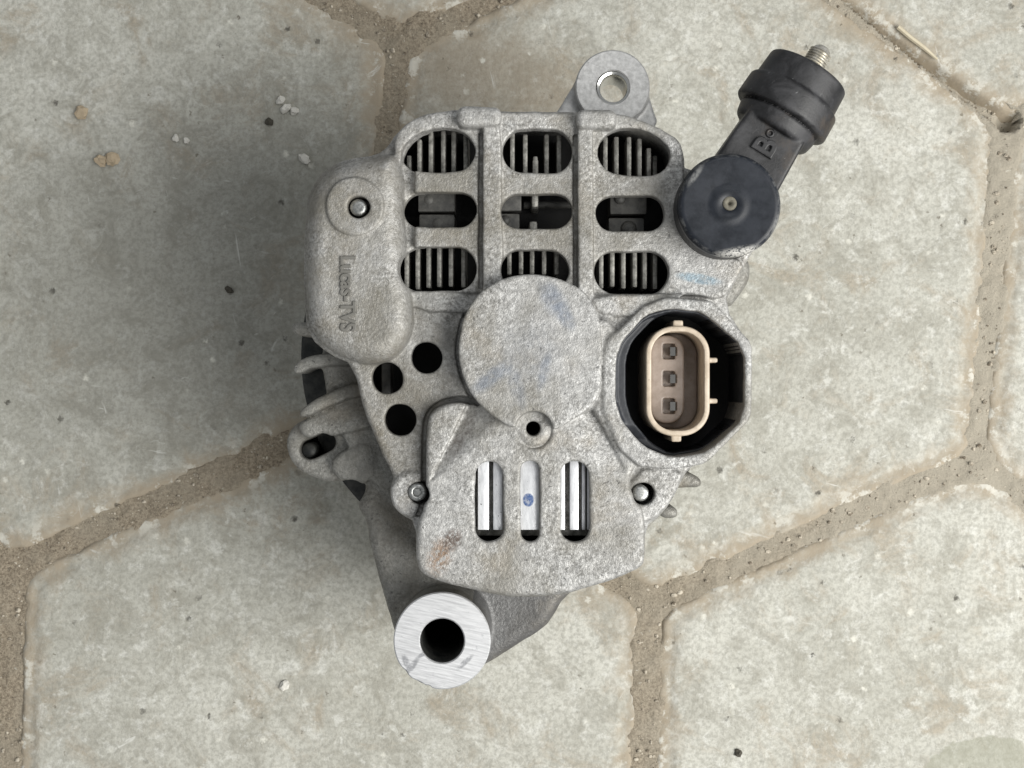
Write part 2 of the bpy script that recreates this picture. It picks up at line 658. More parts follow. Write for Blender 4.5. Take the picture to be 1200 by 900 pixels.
n = NT('dusty_pip')
g = n.noise(1.2, 4, 0.7)
M['pip'] = n.out(n.mix(g, (0.05, 0.045, 0.035), (0.22, 0.205, 0.16)), 0.8, 0.0, n.bump(g, 0.5, 0.2))

n = NT('tan_plastic')
g = n.noise(0.3, 5, 0.7)
col = n.mix(n.rng(g, 0.3, 0.7), (0.42, 0.345, 0.26), (0.57, 0.485, 0.385))
sp = n.rng(n.noise(1.1, 3, 0.7), 0.66, 0.73)
col = n.mix(n.math('MULTIPLY', sp, 0.7), col, (0.16, 0.11, 0.07))
M['tan'] = n.out(col, 0.42, 0.0, n.bump(n.noise(1.5, 3), 0.2, 0.1))

n = NT('brown_plastic')
g = n.noise(0.2, 5, 0.7)
col = n.mix(n.rng(g, 0.3, 0.7), (0.25, 0.20, 0.165), (0.36, 0.30, 0.26))
M['brown'] = n.out(col, 0.35, 0.0, n.bump(n.noise(1.5, 3), 0.2, 0.1))

# --- paving
n = NT('paving_concrete')
a = n.noise(0.0075, 5, 0.6, 0.4)
b = n.noise(0.07, 7, 0.72, 0.8)
f = n.noise(0.55, 5, 0.72)
col = n.mix(n.rng(a, 0.32, 0.68), (0.43, 0.425, 0.375), (0.56, 0.555, 0.50))
col = n.mix(n.rng(b, 0.42, 0.66, 0, 0.68), col, (0.295, 0.283, 0.238))
col = n.mix(n.rng(n.noise(0.04, 6, 0.7, 0.8, off=(55, 200, 1)), 0.50, 0.70, 0, 0.7), col, (0.33, 0.28, 0.21))
col = n.mix(n.rng(n.noise(0.16, 6, 0.72, 0.3, off=(11, 90, 1)), 0.51, 0.66, 0, 0.65), col, (0.63, 0.63, 0.585))
col = n.mix(n.rng(f, 0.40, 0.64, 0, 0.5), col, (0.235, 0.228, 0.195))
# grey-green grime on the left, with the soft shadow there painted in
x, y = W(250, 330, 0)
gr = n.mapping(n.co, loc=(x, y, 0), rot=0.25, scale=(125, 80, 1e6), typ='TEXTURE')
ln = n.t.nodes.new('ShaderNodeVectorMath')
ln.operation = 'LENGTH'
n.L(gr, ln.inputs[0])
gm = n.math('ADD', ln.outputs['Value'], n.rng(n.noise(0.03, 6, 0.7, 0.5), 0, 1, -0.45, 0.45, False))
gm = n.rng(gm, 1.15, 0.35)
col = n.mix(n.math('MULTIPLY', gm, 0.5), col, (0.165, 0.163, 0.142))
x, y = W(560, 85, 0)
gr = n.mapping(n.co, loc=(x, y, 0), rot=-0.2, scale=(62, 26, 1e6), typ='TEXTURE')
ln = n.t.nodes.new('ShaderNodeVectorMath')
ln.operation = 'LENGTH'
n.L(gr, ln.inputs[0])
bmk = n.math('ADD', ln.outputs['Value'], n.rng(n.noise(0.07, 6, 0.72, 0.6, off=(8, 3, 0)), 0, 1, -0.7, 0.7, False))
col = n.mix(n.rng(bmk, 1.1, 0.2, 0, 0.62), col, (0.27, 0.222, 0.16))
# damp patch near the lower right corner
x, y = W(1150, 905, 0)
gr = n.mapping(n.co, loc=(x, y, 0), rot=0.15, scale=(22, 13, 1e6), typ='TEXTURE')
ln = n.t.nodes.new('ShaderNodeVectorMath')
ln.operation = 'LENGTH'
n.L(gr, ln.inputs[0])
dm = n.math('ADD', ln.outputs['Value'], n.rng(n.noise(0.12, 4, 0.6), 0, 1, -0.3, 0.3, False))
col = n.mix(n.rng(dm, 1.05, 0.98, 0, 0.6), col, (0.27, 0.27, 0.21))
# trodden sand and white bloom along the stone edges
ed = n.attr('edge')
em = n.math('ADD', ed, n.rng(n.noise(0.09, 6, 0.72, 0.6, off=(3, 3, 3)), 0, 1, -12, 12, False))
col = n.mix(n.rng(em, 11.0, -1.0, 0, 0.95), col, (0.33, 0.28, 0.21))
wm = n.rng(n.noise(0.14, 5, 0.7, off=(77, 13, 3)), 0.52, 0.62)
wm = n.math('MULTIPLY', wm, n.rng(ed, 9.0, 1.5))
col = n.mix(n.math('MULTIPLY', wm, 0.75), col, (0.60, 0.59, 0.53))
# scratches, dark grit marks, white specks
s1 = n.rng(n.noise(0.22, 5, 0.65, 0.6, co=n.mapping(n.co, rot=0.55, scale=(2.6, 1.0, 1), typ='TEXTURE')), 0.64, 0.72)
s2 = n.rng(n.noise(0.22, 3, 0.6, 0.3, co=n.mapping(n.co, rot=-0.2, scale=(5.000, 0.769, 1), typ='TEXTURE')), 0.685, 0.735)
s3 = n.rng(n.noise(0.22, 3, 0.6, 0.4, co=n.mapping(n.co, rot=1.75, scale=(6.250, 0.769, 1), typ='TEXTURE')), 0.685, 0.735)
sx_ = n.math('MAXIMUM', n.math('MAXIMUM', s1, s2), s3)
col = n.mix(n.math('MULTIPLY', n.math('MULTIPLY', sx_, n.rng(n.noise(0.02, 3, off=(5, 5, 5)), 0.42, 0.6)), 0.6), col, (0.64, 0.64, 0.60))
dn = n.t.nodes.new('ShaderNodeTexNoise')
dn.inputs['Scale'].default_value = 0.9
dn.inputs['Detail'].default_value = 3
n.L(n.co, dn.inputs['Vector'])
vm = n.t.nodes.new('ShaderNodeVectorMath')
vm.operation = 'MULTIPLY_ADD'
n.L(dn.outputs['Color'], vm.inputs[0])
vm.inputs[1].default_value = (2.6, 2.6, 2.6)
n.L(n.co, vm.inputs[2])
WC = vm.outputs[0]
v = n.voronoi(0.085, co=WC)
pm = n.math('MULTIPLY', n.rng(v.outputs['Distance'], 0.13, 0.04), n.rng(n.noise(0.05, 2), 0.45, 0.62))
col = n.mix(n.math('MULTIPLY', pm, 0.8), col, (0.055, 0.05, 0.04))
v3 = n.voronoi(0.19, co=n.mapping(WC, loc=(71, 5, 0)))
pm3 = n.math('MULTIPLY', n.rng(v3.outputs['Distance'], 0.16, 0.05), n.rng(n.noise(0.06, 2, off=(31, 8, 0)), 0.5, 0.66))
col = n.mix(n.math('MULTIPLY', pm3, 0.7), col, (0.10, 0.085, 0.06))
v2 = n.voronoi(0.10, co=n.mapping(WC, loc=(13, 27, 0)))
pm2 = n.math('MULTIPLY', n.rng(v2.outputs['Distance'], 0.17, 0.05), n.rng(n.noise(0.04, 2, off=(9, 70, 0)), 0.48, 0.58))
col = n.mix(n.math('MULTIPLY', pm2, 0.8), col, (0.66, 0.65, 0.58))
nb = n.bump(b, 0.4, 1.2)
nb = n.bump(f, 0.55, 0.55, nb)
nb = n.bump(n.noise(0.18, 6, 0.7), 0.35, 0.7, nb)
nb = n.bump(n.math('SUBTRACT', 1.0, pm), 0.5, 0.8, nb)
M['paving'] = n.out(col, 0.85, 0.0, nb, 0.3)

n = NT('joint_sand')
a = n.noise(0.03, 5, 0.6)
f = n.noise(0.9, 6, 0.8)
col = n.mix(n.rng(f, 0.36, 0.64), (0.20, 0.165, 0.12), (0.44, 0.375, 0.285))
col = n.mix(n.rng(a, 0.42, 0.68, 0, 0.7), col, (0.37, 0.33, 0.26))
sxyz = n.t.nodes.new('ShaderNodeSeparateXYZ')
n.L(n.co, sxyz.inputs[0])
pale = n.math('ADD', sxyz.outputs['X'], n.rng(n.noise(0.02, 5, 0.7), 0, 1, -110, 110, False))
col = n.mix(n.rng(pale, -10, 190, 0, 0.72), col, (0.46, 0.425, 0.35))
sp = n.rng(n.noise(0.32, 5, 0.75, off=(4, 4, 4)), 0.62, 0.68)
col = n.mix(n.math('MULTIPLY', sp, 0.6), col, (0.055, 0.043, 0.03))
sp = n.rng(n.noise(0.4, 4, 0.7, off=(40, 14, 4)), 0.66, 0.71)
col = n.mix(n.math('MULTIPLY', sp, 0.8), col, (0.60, 0.58, 0.50))
M['sand'] = n.out(col, 0.95, 0.0, n.bump(f, 0.9, 1.2), 0.2)

n = NT('joint_grit')
g = n.noise(0.35, 3, 0.7)
M['grit'] = n.out(n.mix(n.rng(g, 0.35, 0.65), (0.13, 0.105, 0.075), (0.52, 0.47, 0.38)), 0.9)

n = NT('tan_stone')
g = n.noise(0.5, 5, 0.7)
M['stone_tan'] = n.out(n.mix(g, (0.30, 0.23, 0.15), (0.55, 0.46, 0.33)), 0.85, 0, n.bump(g, 0.5, 0.4))
n = NT('white_stone')
g = n.noise(0.5, 5, 0.7)
M['stone_white'] = n.out(n.mix(g, (0.50, 0.48, 0.43), (0.72, 0.71, 0.66)), 0.85, 0, n.bump(g, 0.5, 0.4))
n = NT('dark_stone')
g = n.noise(0.5, 5, 0.7)
M['stone_dark'] = n.out(n.mix(g, (0.03, 0.028, 0.022), (0.09, 0.08, 0.06)), 0.8, 0, n.bump(g, 0.5, 0.4))
n = NT('straw')
g = n.noise(0.5, 5, 0.7)
M['straw'] = n.out(n.mix(g, (0.42, 0.36, 0.25), (0.62, 0.57, 0.44)), 0.75, 0, n.bump(g, 0.4, 0.2))

# ------------------------------------------------------------------ pavement
pave = empty('pavement', (0, 0, 0))
pave['kind'] = 'structure'
J1, J2, J3, J4, J5, J7 = (468, 48), (14, 664), (420, 484), (763, 706), (1146, 538), (1184, 142)
Q1, Q2, Q3, Q4, Q5 = (88, -180), (832, -118), (748, 1130), (1480, 770), (1545, -40)
TILES = [
    ([J1, J3, J2, (-330, 450), (-300, 10), Q1], 13),
    ([J1, Q2, J7, J5, J4, J3], 10),
    ([J2, J3, J4, Q3, (352, 1330), (2, 1110)], 13),
    ([J4, J5, Q4, (1450, 1180), (1100, 1340), Q3], 12),
    ([J7, Q5, (1880, 150), (1860, 560), Q4, J5], 8),
    ([J1, Q1, (110, -540), (500, -700), (850, -540), Q2], 13),
    ([J7, Q2, (850, -540), (1200, -720), (1560, -480), Q5], 3),
    ([J2, (2, 1110), (-380, 1330), (-740, 1120), (-710, 640), (-330, 450)], 17),
]


def offset_in(P, d):
    """move each edge of polygon P inwards by d"""
    n = len(P)
    A = 0.5 * np.sum(P[:, 0] * np.roll(P[:, 1], -1) - np.roll(P[:, 0], -1) * P[:, 1])
    if A < 0:
        P = P[::-1]
    out = []
    for i in range(n):
        p0, p1, p2 = P[i - 1], P[i], P[(i + 1) % n]
        e1 = (p1 - p0) / np.hypot(*(p1 - p0))
        e2 = (p2 - p1) / np.hypot(*(p2 - p1))
        n1 = np.array([-e1[1], e1[0]])
        n2 = np.array([-e2[1], e2[0]])
        b = n1 + n2
        out.append(p1 + b * d / (1 + n1 @ n2))
    return np.array(out)


SX = np.arange(-235, 236, 1.1)
SY = np.arange(-185, 186, 1.1)
XX, YY = np.meshgrid(SX, SY, indexing='ij')
for ti, (pts, jw) in enumerate(TILES):
    P = offset_in(PL(pts, 0), S(jw, 0))
    P = chaikin(P, 3, 0.035 if ti != 4 else 0.05)
    d = d_poly(XX, YY, P).astype(float)
    d = d + noise2(XX, YY, 22, ti) * 1.3 + noise2(XX, YY, 5.0, ti + 20) * 0.7 + noise2(XX, YY, 2.4, ti + 30) * 0.6
    d = d + np.clip(noise2(XX, YY, 13, ti + 40) - 0.28, 0, 1) * 9 * np.exp(-np.abs(d) / 3)      # broken corners
    inn = -d
    Z = np.interp(inn, [-6, -1.5, 0.0, 0.7, 1.6, 3.2, 5.0, 6.6, 9], [-14, -6, -2.0, -1.1, -0.85, -0.78, -0.7, -0.12, 0.0])
    MIN_D = d.copy() if ti == 0 else np.minimum(MIN_D, d)
    edgy = np.clip(1 - inn / 14, 0, 1)
    Z = Z + noise2(XX, YY, 4.5, 9 + ti) * 0.9 * edgy + noise2(XX, YY, 2.2, 60 + ti) * 0.35 * edgy
    Z = Z + np.minimum(noise2(XX, YY, 30, 70 + ti) * 0.5 + noise2(XX, YY, 7, 80 + ti) * 0.22 - 0.12, 0.12)
    keep = d < 5.0
    if not keep.any():
        continue
    nx, ny = XX.shape
    ii = np.arange(nx * ny).reshape(nx, ny)
    F = np.stack([ii[:-1, :-1], ii[1:, :-1], ii[1:, 1:], ii[:-1, 1:]], -1).reshape(-1, 4)
    kf = keep.ravel()[F].all(1)
    V = np.column_stack([XX.ravel(), YY.ravel(), Z.ravel()]) * MM
    V, F, used = submesh(V, F, kf)
    me = mesh_arrays('paving_stone', V, F)
    at = me.attributes.new('edge', 'FLOAT', 'POINT')
    at.data.foreach_set('value', np.clip(inn.ravel()[used], 0, 60).astype(np.float32))
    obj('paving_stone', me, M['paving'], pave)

# sand between the stones
X, Y = XX, YY
Z = -1.25 + noise2(X, Y, 30, 1) * 1.5 + noise2(X, Y, 9, 2) * 1.2 + noise2(X, Y, 3.2, 3) * 0.9 + noise2(X, Y, 1.6, 4) * 0.7
# the joint at the top right is open and deep
ax_, ay_ = W(1010, 0, 0)
bx_, by_ = W(1184, 142, 0)
dd = d_caps(X, Y, (ax_ - 40, ay_ + 33), (bx_, by_), 4)
Z = np.where(dd < 0, Z - 7 + noise2(X, Y, 7, 44) * 6, Z)
Z = Z - np.clip(-MIN_D - 2.0, 0, 10) * 0.5
nx, ny = X.shape
V = np.column_stack([X.ravel(), Y.ravel(), Z.ravel()]) * MM
ii = np.arange(nx * ny).reshape(nx, ny)
F = np.stack([ii[:-1, :-1], ii[1:, :-1], ii[1:, 1:], ii[:-1, 1:]], -1).reshape(-1, 4)
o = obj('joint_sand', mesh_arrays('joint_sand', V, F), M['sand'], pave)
o['kind'] = 'stuff'

gv, gf = [], []
cand = np.argwhere((MIN_D > -0.5) & (np.abs(XX) < 205) & (np.abs(YY) < 158))
rg = np.random.RandomState(11)
ico = bmesh.new()
bmesh.ops.create_icosphere(ico, subdivisions=1, radius=1)
iv = np.array([v.co[:] for v in ico.verts])
ifc = np.array([[v.index for v in f.verts] for f in ico.faces])
ico.free()
for q in range(900):
    i, j = cand[rg.randint(len(cand))]
    r = 0.25 + 0.75 * rg.rand() ** 3
    p = iv * (1 + rg.uniform(-0.25, 0.25, (len(iv), 1))) * np.array([r * rg.uniform(0.8, 1.4), r, r * 0.7])
    gf.append(ifc + len(gv) * len(iv))
    gv.append(p + np.array([XX[i, j], YY[i, j], Z[i, j] + r * 0.25]))
me = mesh_arrays('joint_grit', np.concatenate(gv) * MM, np.concatenate(gf), False)
o = obj('joint_grit', me, M['grit'], pave)
o['kind'] = 'stuff'

# ------------------------------------------------------------------ alternator
alt = empty('alternator', (AX * MM, AY * MM, 0))
alt['label'] = 'grey cast aluminium car alternator standing on hexagonal paving, vented back facing up'
alt['category'] = 'alternator'
OFF = np.array([AX, AY, 0.0])


def local(V):
    return (np.asarray(V, float) - OFF) * MM


def add_part(name, V, F, mat, parent=alt, ang=None):
    me = mesh_arrays(name, local(V), F)
    if ang:
        sharp(me, ang)
    return obj(name, me, mat, parent)


# ---- rear cover: one casting -----------------------------------------------
H = lambda h: ZC + h
fc = Field((-66, -68, 88), (73, 84, 134), 0.37)
fc.wob = (noise2(fc.X, fc.Y, 9, 5) * 0.35 + noise2(fc.X, fc.Y, 3.0, 6) * 0.22).astype(np.float32)

O = [(505, 132), (535, 128), (600, 130), (700, 131), (722, 132), (748, 139), (777, 151), (797, 163), (803, 182), (803, 200), (850, 196), (892, 235),
     (889, 285), (876, 306), (862, 330), (848, 356), (878, 402), (878, 490), (825, 541), (806, 550), (797, 568), (786, 590), (770, 608), (757, 618),
     (757, 662), (680, 695), (610, 702), (560, 694), (500, 677), (488, 664), (487, 612), (470, 602), (458, 588), (459, 566), (460, 556), (442, 520), (427, 485),
     (413, 428), (386, 416), (362, 395), (356, 365), (356, 250), (363, 220), (381, 197), (410, 184), (440, 181), (455, 170), (463, 157), (480, 143)]
dO = fc.poly(O, H(0), 1)
dO_in = dO + 3.4
fc.add(dO, 90, H(0), 1.4, 0.5)
# vented panel with its two long ribs and the lugs at their ends
G = [(486, 150), (505, 134), (535, 131), (600, 132), (722, 133), (745, 139), (775, 151), (795, 164), (801, 185), (802, 205), (800, 260), (845, 300),
     (874, 306), (860, 330), (846, 352), (812, 344), (690, 345), (560, 343), (488, 342), (486, 300)]
dG = fc.poly(G, H(2.5), 1)
fc.add(dG, 110, H(3.4), 0.8, 0.5)
rim = fc.poly([(462, 160), (480, 142), (505, 132), (545, 130), (545, 150), (515, 149), (490, 155), (472, 172), (470, 195), (462, 190)], H(2.5), 1)
fc.add(rim, 110, H(3.4), 0.8, 0.8)
fc.add(fc.poly([(566, 140), (586, 140), (590, 345), (566, 345)], H(5), 0), 112, H(6.2), 0.6, 0.3)
fc.add(fc.poly([(677, 140), (694, 140), (696, 365), (677, 345)], H(5), 0), 112, H(6.2), 0.6, 0.3)
fc.add(fc.rbox(536, 588, 126, 150, 9, H(6)), 108, H(8.2), 1.9, 0.4)
fc.add(fc.rbox(675, 722, 129, 152, 9, H(6)), 108, H(8.2), 1.9, 0.4)
fc.add(fc.poly([(480, 335), (566, 335), (566, 366), (482, 366)], H(1), 1), 112, H(1.7), 0.7, 0.6)
fc.add(fc.poly([(690, 345), (800, 345), (775, 368), (738, 398), (724, 430), (724, 490), (690, 480), (690, 360)], H(5), 0), 108, H(5.6), 0.8, 0.8)
fc.add(fc.poly([(692, 345), (800, 345), (772, 364), (748, 371), (712, 372), (694, 362)], H(6), 1), 112, H(7.0), 1.0, 0.7)
# pad on the left side
PAD = [(440, 183), (462, 178), (472, 196), (474, 300), (482, 345), (484, 385), (472, 412), (450, 426), (425, 427), (395, 417), (368, 396), (358, 365),
       (358, 250), (366, 222), (384, 200), (412, 187)]
dPad = fc.poly(PAD, H(4), 2)
fc.add(dPad, 96, H(7.6), 6.0, 0.9)
fc.add(fc.circ(417, 243, 34, H(6)), 112, H(8.6), 0.6, 0.4)
# centre bearing housing
BOSS = [(622, 320), (655, 325), (684, 340), (700, 362), (705, 392), (706, 452), (697, 472), (678, 488), (652, 505), (622, 503), (598, 500), (574, 486),
        (552, 462), (539, 432), (536, 402), (544, 370), (562, 342), (590, 325)]
dBoss = fc.poly(BOSS, H(11.8), 2, 0.22)
# lower box
BOX = [(556, 476), (540, 470), (517, 474), (503, 484), (499, 505), (499, 590), (489, 612), (487, 660), (500, 676), (560, 693), (612, 700), (680, 693),
       (750, 666), (756, 655), (756, 600), (742, 584), (736, 560), (748, 540), (720, 500), (690, 440), (600, 440)]
dBox = fc.poly(BOX, H(4.5), 2)
fc.add(dBox, 90, H(7.0), 1.6, 0.5)
# connector shroud
SHR = [(706, 420), (712, 398), (752, 360), (780, 349), (834, 353), (880, 402), (880, 490), (826, 543), (786, 550), (748, 546), (726, 528), (706, 480)]
dShr = fc.poly(SHR, H(7), 1, 0.07)
fc.add(dShr, 91, H(8.6), 0.8, 0.7)
fc.add(fc.poly([(690, 372), (720, 372), (724, 420), (724, 500), (735, 530), (715, 520), (690, 480)], H(6), 1), 110, H(7.6), 2.0, 1.6)
fc.add(dBoss, 105, H(11.8), 0.6, 0.3)
# ears of the two lower screws
fc.add(fc.circ(484, 579, 27, H(1)), 100, H(1.2), 1.2, 1.2)
fc.add(fc.poly([(738, 550), (800, 549), (796, 570), (784, 591), (766, 610), (738, 616)], H(1), 1), 100, H(1.2), 1.0, 0.8)
# cavity under the cover
fc.sub(np.maximum(dO_in, dO * 0 - 99), 60, H(-4.0), 0.8, 0.8)
fc.sub(dBox + 3.2, 60, H(1.2), 0.8, 0.8)
fc.sub(fc.rbox(552, 700, 522, 650, 8, H(2)), 60, H(3.9), 0.4, 0.4)
fc.sub(np.maximum(dG + 3.0, -1e3), 60, H(-1.6), 0.8, 0.8)
wallring = np.maximum(dShr, -(fc.poly([(719, 420), (728, 398), (756, 369), (786, 362), (822, 366), (872, 407), (872, 489), (826, 528), (786, 537), (752, 522), (728, 496), (719, 470)], H(6), 1)))
fc.add(wallring, 91, H(5), 0.6, 0.5)
# tapering flutes beside the bearing housing
def flute(poly, p0, p1, z0, rise, cross, k=0.6):
    d = fc.poly(poly, H(4), 0)
    a0, a1 = np.array(W(*p0, H(5))), np.array(W(*p1, H(5)))
    e = a1 - a0
    u = ((fc.X - a0[0]) * e[0] + (fc.Y - a0[1]) * e[1]) / (e @ e)
    v = np.abs((fc.X - a0[0]) * e[1] - (fc.Y - a0[1]) * e[0]) / np.hypot(*e)
    fc.sub(d, H(0), H(12), 0.3, k, zbot=(H(z0) + np.clip(u, 0, 1.3) * rise + v * cross).astype(np.float32))


flute([(552, 464), (590, 494), (560, 525), (505, 562), (512, 546)], (552, 472), (511, 548), 3.0, 2.8, 0.42)
flute([(662, 494), (694, 480), (704, 498), (730, 550), (716, 548)], (694, 484), (726, 546), 4.2, 2.4, 0.35, 1.4)
fc.add(dBoss, 105, H(11.8), 0.6, 0.2)
# channel cast round the box's left edge
gate = fc.poly([(560, 455), (560, 478), (508, 492), (503, 540), (503, 606), (480, 606), (478, 455)], H(3), 0)
fc.sub(np.maximum(np.maximum(-dBox, dBox - 1.5), gate), H(-2.4), H(6), 0.2, 0.5)
# narrow channels left of the long ribs and round the bearing housing
fc.sub(fc.poly([(561, 155), (566, 155), (566, 338), (561, 338)], H(4), 0), H(2.0), H(5), 0.2, 0.6)
fc.sub(fc.poly([(672, 158), (677, 158), (677, 338), (672, 338)], H(4), 0), H(2.0), H(5), 0.2, 0.6)
gate = fc.poly([(480, 366), (566, 366), (570, 400), (566, 468), (560, 476), (480, 470)], H(3), 0)
fc.sub(np.maximum(np.maximum(-dBoss, dBoss - 1.3), gate), H(-2.2), H(5), 0.2, 0.6)
fc.add(dBoss, 105, H(11.8), 0.6, 0.15)
# notch and screw hole below the bearing housing
fc.sub(fc.circ(626, 504, 22, H(8)), H(5.6), H(14), 0.5, 0.6)
fc.add(fc.circ(625, 502, 20, H(5)), H(-4), H(7.1), 1.2, 1.6)
fc.sub(fc.circ(625, 502, 8.5, H(5)), H(-20), H(14), 0.2, 0.4)
# vents
ho = H(2.5)
V1 = fc.poly([(470, 186), (478, 168), (500, 152), (528, 150), (546, 157), (557, 170), (558, 183), (549, 197), (534, 202), (500, 202), (484, 200), (476, 194)], ho, 1)
V3 = fc.poly([(699, 178), (706, 162), (722, 152), (742, 150), (768, 158), (785, 174), (786, 188), (777, 201), (760, 207), (722, 206), (706, 196)], ho, 1)
for d in (V1, V3, fc.rbox(590, 670, 152, 203, 24, ho), fc.rbox(472, 558, 226, 266, 20, ho), fc.rbox(587, 670, 228, 268, 20, ho), fc.rbox(698, 779, 230, 271, 20, ho),
          fc.rbox(468, 558, 290, 341, 25, ho), fc.rbox(696, 783, 295, 344, 24, ho)):
    fc.sub(d, 95, H(14), 0.2, 0.55)
fc.sub(np.maximum(fc.rbox(587, 667, 293, 341, 24, ho), -(dBoss - 0.2)), 95, H(14), 0.2, 0.7)
for x, y in ((500, 419), (454, 443), (469, 492)):
    fc.sub(fc.circ(x, y, 18.5, H(0)), 95, H(14), 0.2, 0.6)
for x0, x1 in ((557, 590), (610, 632), (657, 690)):
    fc.sub(fc.rbox(x0, x1, 540, 634, (x1 - x0) / 2 - 0.5, H(4.5)), 95, H(14), 0.2, 0.8)
# connector well
WELL = [(721, 420), (729, 398), (756, 370), (786, 362), (822, 366), (871, 407), (871, 489), (828, 529), (786, 536), (753, 522), (729, 495), (721, 470)]
dWell = fc.poly(WELL, H(6.5), 1, 0.15)
fc.sub(dWell, 60, H(14), 0.2, 0.5)
# screw recesses
fc.sub(fc.circ(421, 243, 12.8, H(7)), H(-12), H(14), 0.2, 0.5)
fc.sub(fc.circ(492, 578, 13.0, H(1)), H(-12), H(14), 0.2, 0.5)
fc.sub(fc.circ(754, 579, 13.0, H(1)), H(-12), H(14), 0.2, 0.5)
Vc, Fcq = fc.nets()
Vc = relax(Vc, Fcq, 2, 0.45)
ctr = Vc[Fcq].mean(1)


def lookup(fd, d2, P):
    i = np.clip(np.round((P[:, 0] - fd.lo[0]) / fd.vs).astype(int), 0, d2.shape[0] - 1)
    j = np.clip(np.round((P[:, 1] - fd.lo[1]) / fd.vs).astype(int), 0, d2.shape[1] - 1)
    return d2[i, j]


lab = np.zeros(len(Fcq), int)
up = ctr[:, 2]
lab[(lookup(fc, dBox, ctr) < 0.6) & (up > H(-6))] = 1
lab[(lookup(fc, dG, ctr) < 0.4) & (up > H(-3))] = 4
lab[(lookup(fc, rim, ctr) < 0.4) & (up > H(-3))] = 4
lab[(lookup(fc, dPad, ctr) < 0.5) & (up > H(-22)) & (lookup(fc, dG, ctr) > 0.4)] = 2
lab[(lookup(fc, dShr, ctr) < 0.5)] = 3
lab[(lookup(fc, dBoss, ctr) < 0.6) & (up > H(1.5))] = 5
names = ['rear_cover', 'regulator_housing', 'side_pad', 'connector_shroud', 'vent_panel', 'bearing_housing']
cover = None
# vertex normals of the whole casting, so the pieces meet without a seam
full = mesh_arrays('full', local(Vc), Fcq)
VN = np.zeros(len(Vc) * 3, np.float32)
full.vertices.foreach_get('normal', VN)
VN = VN.reshape(-1, 3)
bpy.data.meshes.remove(full)
for i, nm in enumerate(names):
    v, f, used = submesh(Vc, Fcq, lab == i)
    me = mesh_arrays(nm, local(v), f)
    me.normals_split_custom_set_from_vertices([tuple(a) for a in VN[used]])
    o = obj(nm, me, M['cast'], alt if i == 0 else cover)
    if i == 0:
        cover = o

# raised lettering on the side pad


def text_mesh(name, s, size, depth, bold=0.0):
    cu = bpy.data.curves.new(name, 'FONT')
    cu.body = s
    cu.size = size
    cu.extrude = depth / 2
    cu.offset = bold
    cu.bevel_depth = depth * 0.25
    cu.bevel_resolution = 1
    cu.align_x = 'CENTER'
    cu.align_y = 'CENTER'
    t = bpy.data.objects.new(name, cu)
    COL.objects.link(t)
    dg = bpy.context.evaluated_depsgraph_get()
    me = bpy.data.meshes.new_from_object(t.evaluated_get(dg))
    bpy.data.objects.remove(t)
    bpy.data.curves.remove(cu)
    return me


def place_text(name, s, size_mm, depth, loc, rot, mat, parent, sx=1.0):
    me = text_mesh(name, s, size_mm, depth, 0.06)
    mx = Matrix.Translation(Vector((loc[0] - AX, loc[1] - AY, loc[2])) * MM) @ Matrix.Rotation(rot, 4, 'Z') @ Matrix.Diagonal((MM * sx, MM, MM, 1))
    me.transform(mx)
    for f in me.polygons:
        f.use_smooth = False
    o = obj(name, me, mat, parent)
    return o


x, y = W(407, 344, H(7.6))
place_text('lettering', 'Lucas-TVS', 6.0, 0.8, (x, y, H(7.6)), -math.pi / 2, M['grime'], bpy.data.objects['side_pad'], 0.86)

# ---- studs and screws ---------------------------------------------------------


def stud(px, py, z, r, z0, name='screw', hollow=False):
    x, y = W(px, py, z)
    pr = [(0.0, z), (r * 0.45, z), (r * 0.8, z - 0.1), (r, z - 0.5)]
    if hollow:
        pr = [(0.0, z - 0.8), (r * 0.38, z - 0.8), (r * 0.48, z - 0.2), (r * 0.55, z), (r * 0.85, z), (r, z - 0.4)]
    zz = z - 0.9
    while zz > z0 + 0.5:
        pr += [(r, zz), (r * 0.9, zz - 0.35)]
        zz -= 0.7
    pr += [(r, z0), (0.0, z0)]
    V, F = lathe(pr, 28)
    V = V + np.array([x, y, 0])
    return add_part(name, V, F[:, ::-1], M['steel'], alt, 50)


stud(420, 243, H(6.5), 2.45, H(-16))
stud(489, 577, H(2.2), 2.6, H(-16), hollow=True)
stud(751, 578, H(2.8), 2.35, H(-16))

# ---- things seen through the vents ------------------------------------------


def bar(name, x0, x1, y0, y1, ztop, zbot, mat, bev=0.3, taper=0.0):
    a = W(x0, y1, ztop)
    b = W(x1, y0, ztop)
    me = box_mesh(name, a[0], b[0], a[1], b[1], zbot, ztop, bev, OFF, taper)
    return obj(name, me, mat, alt)


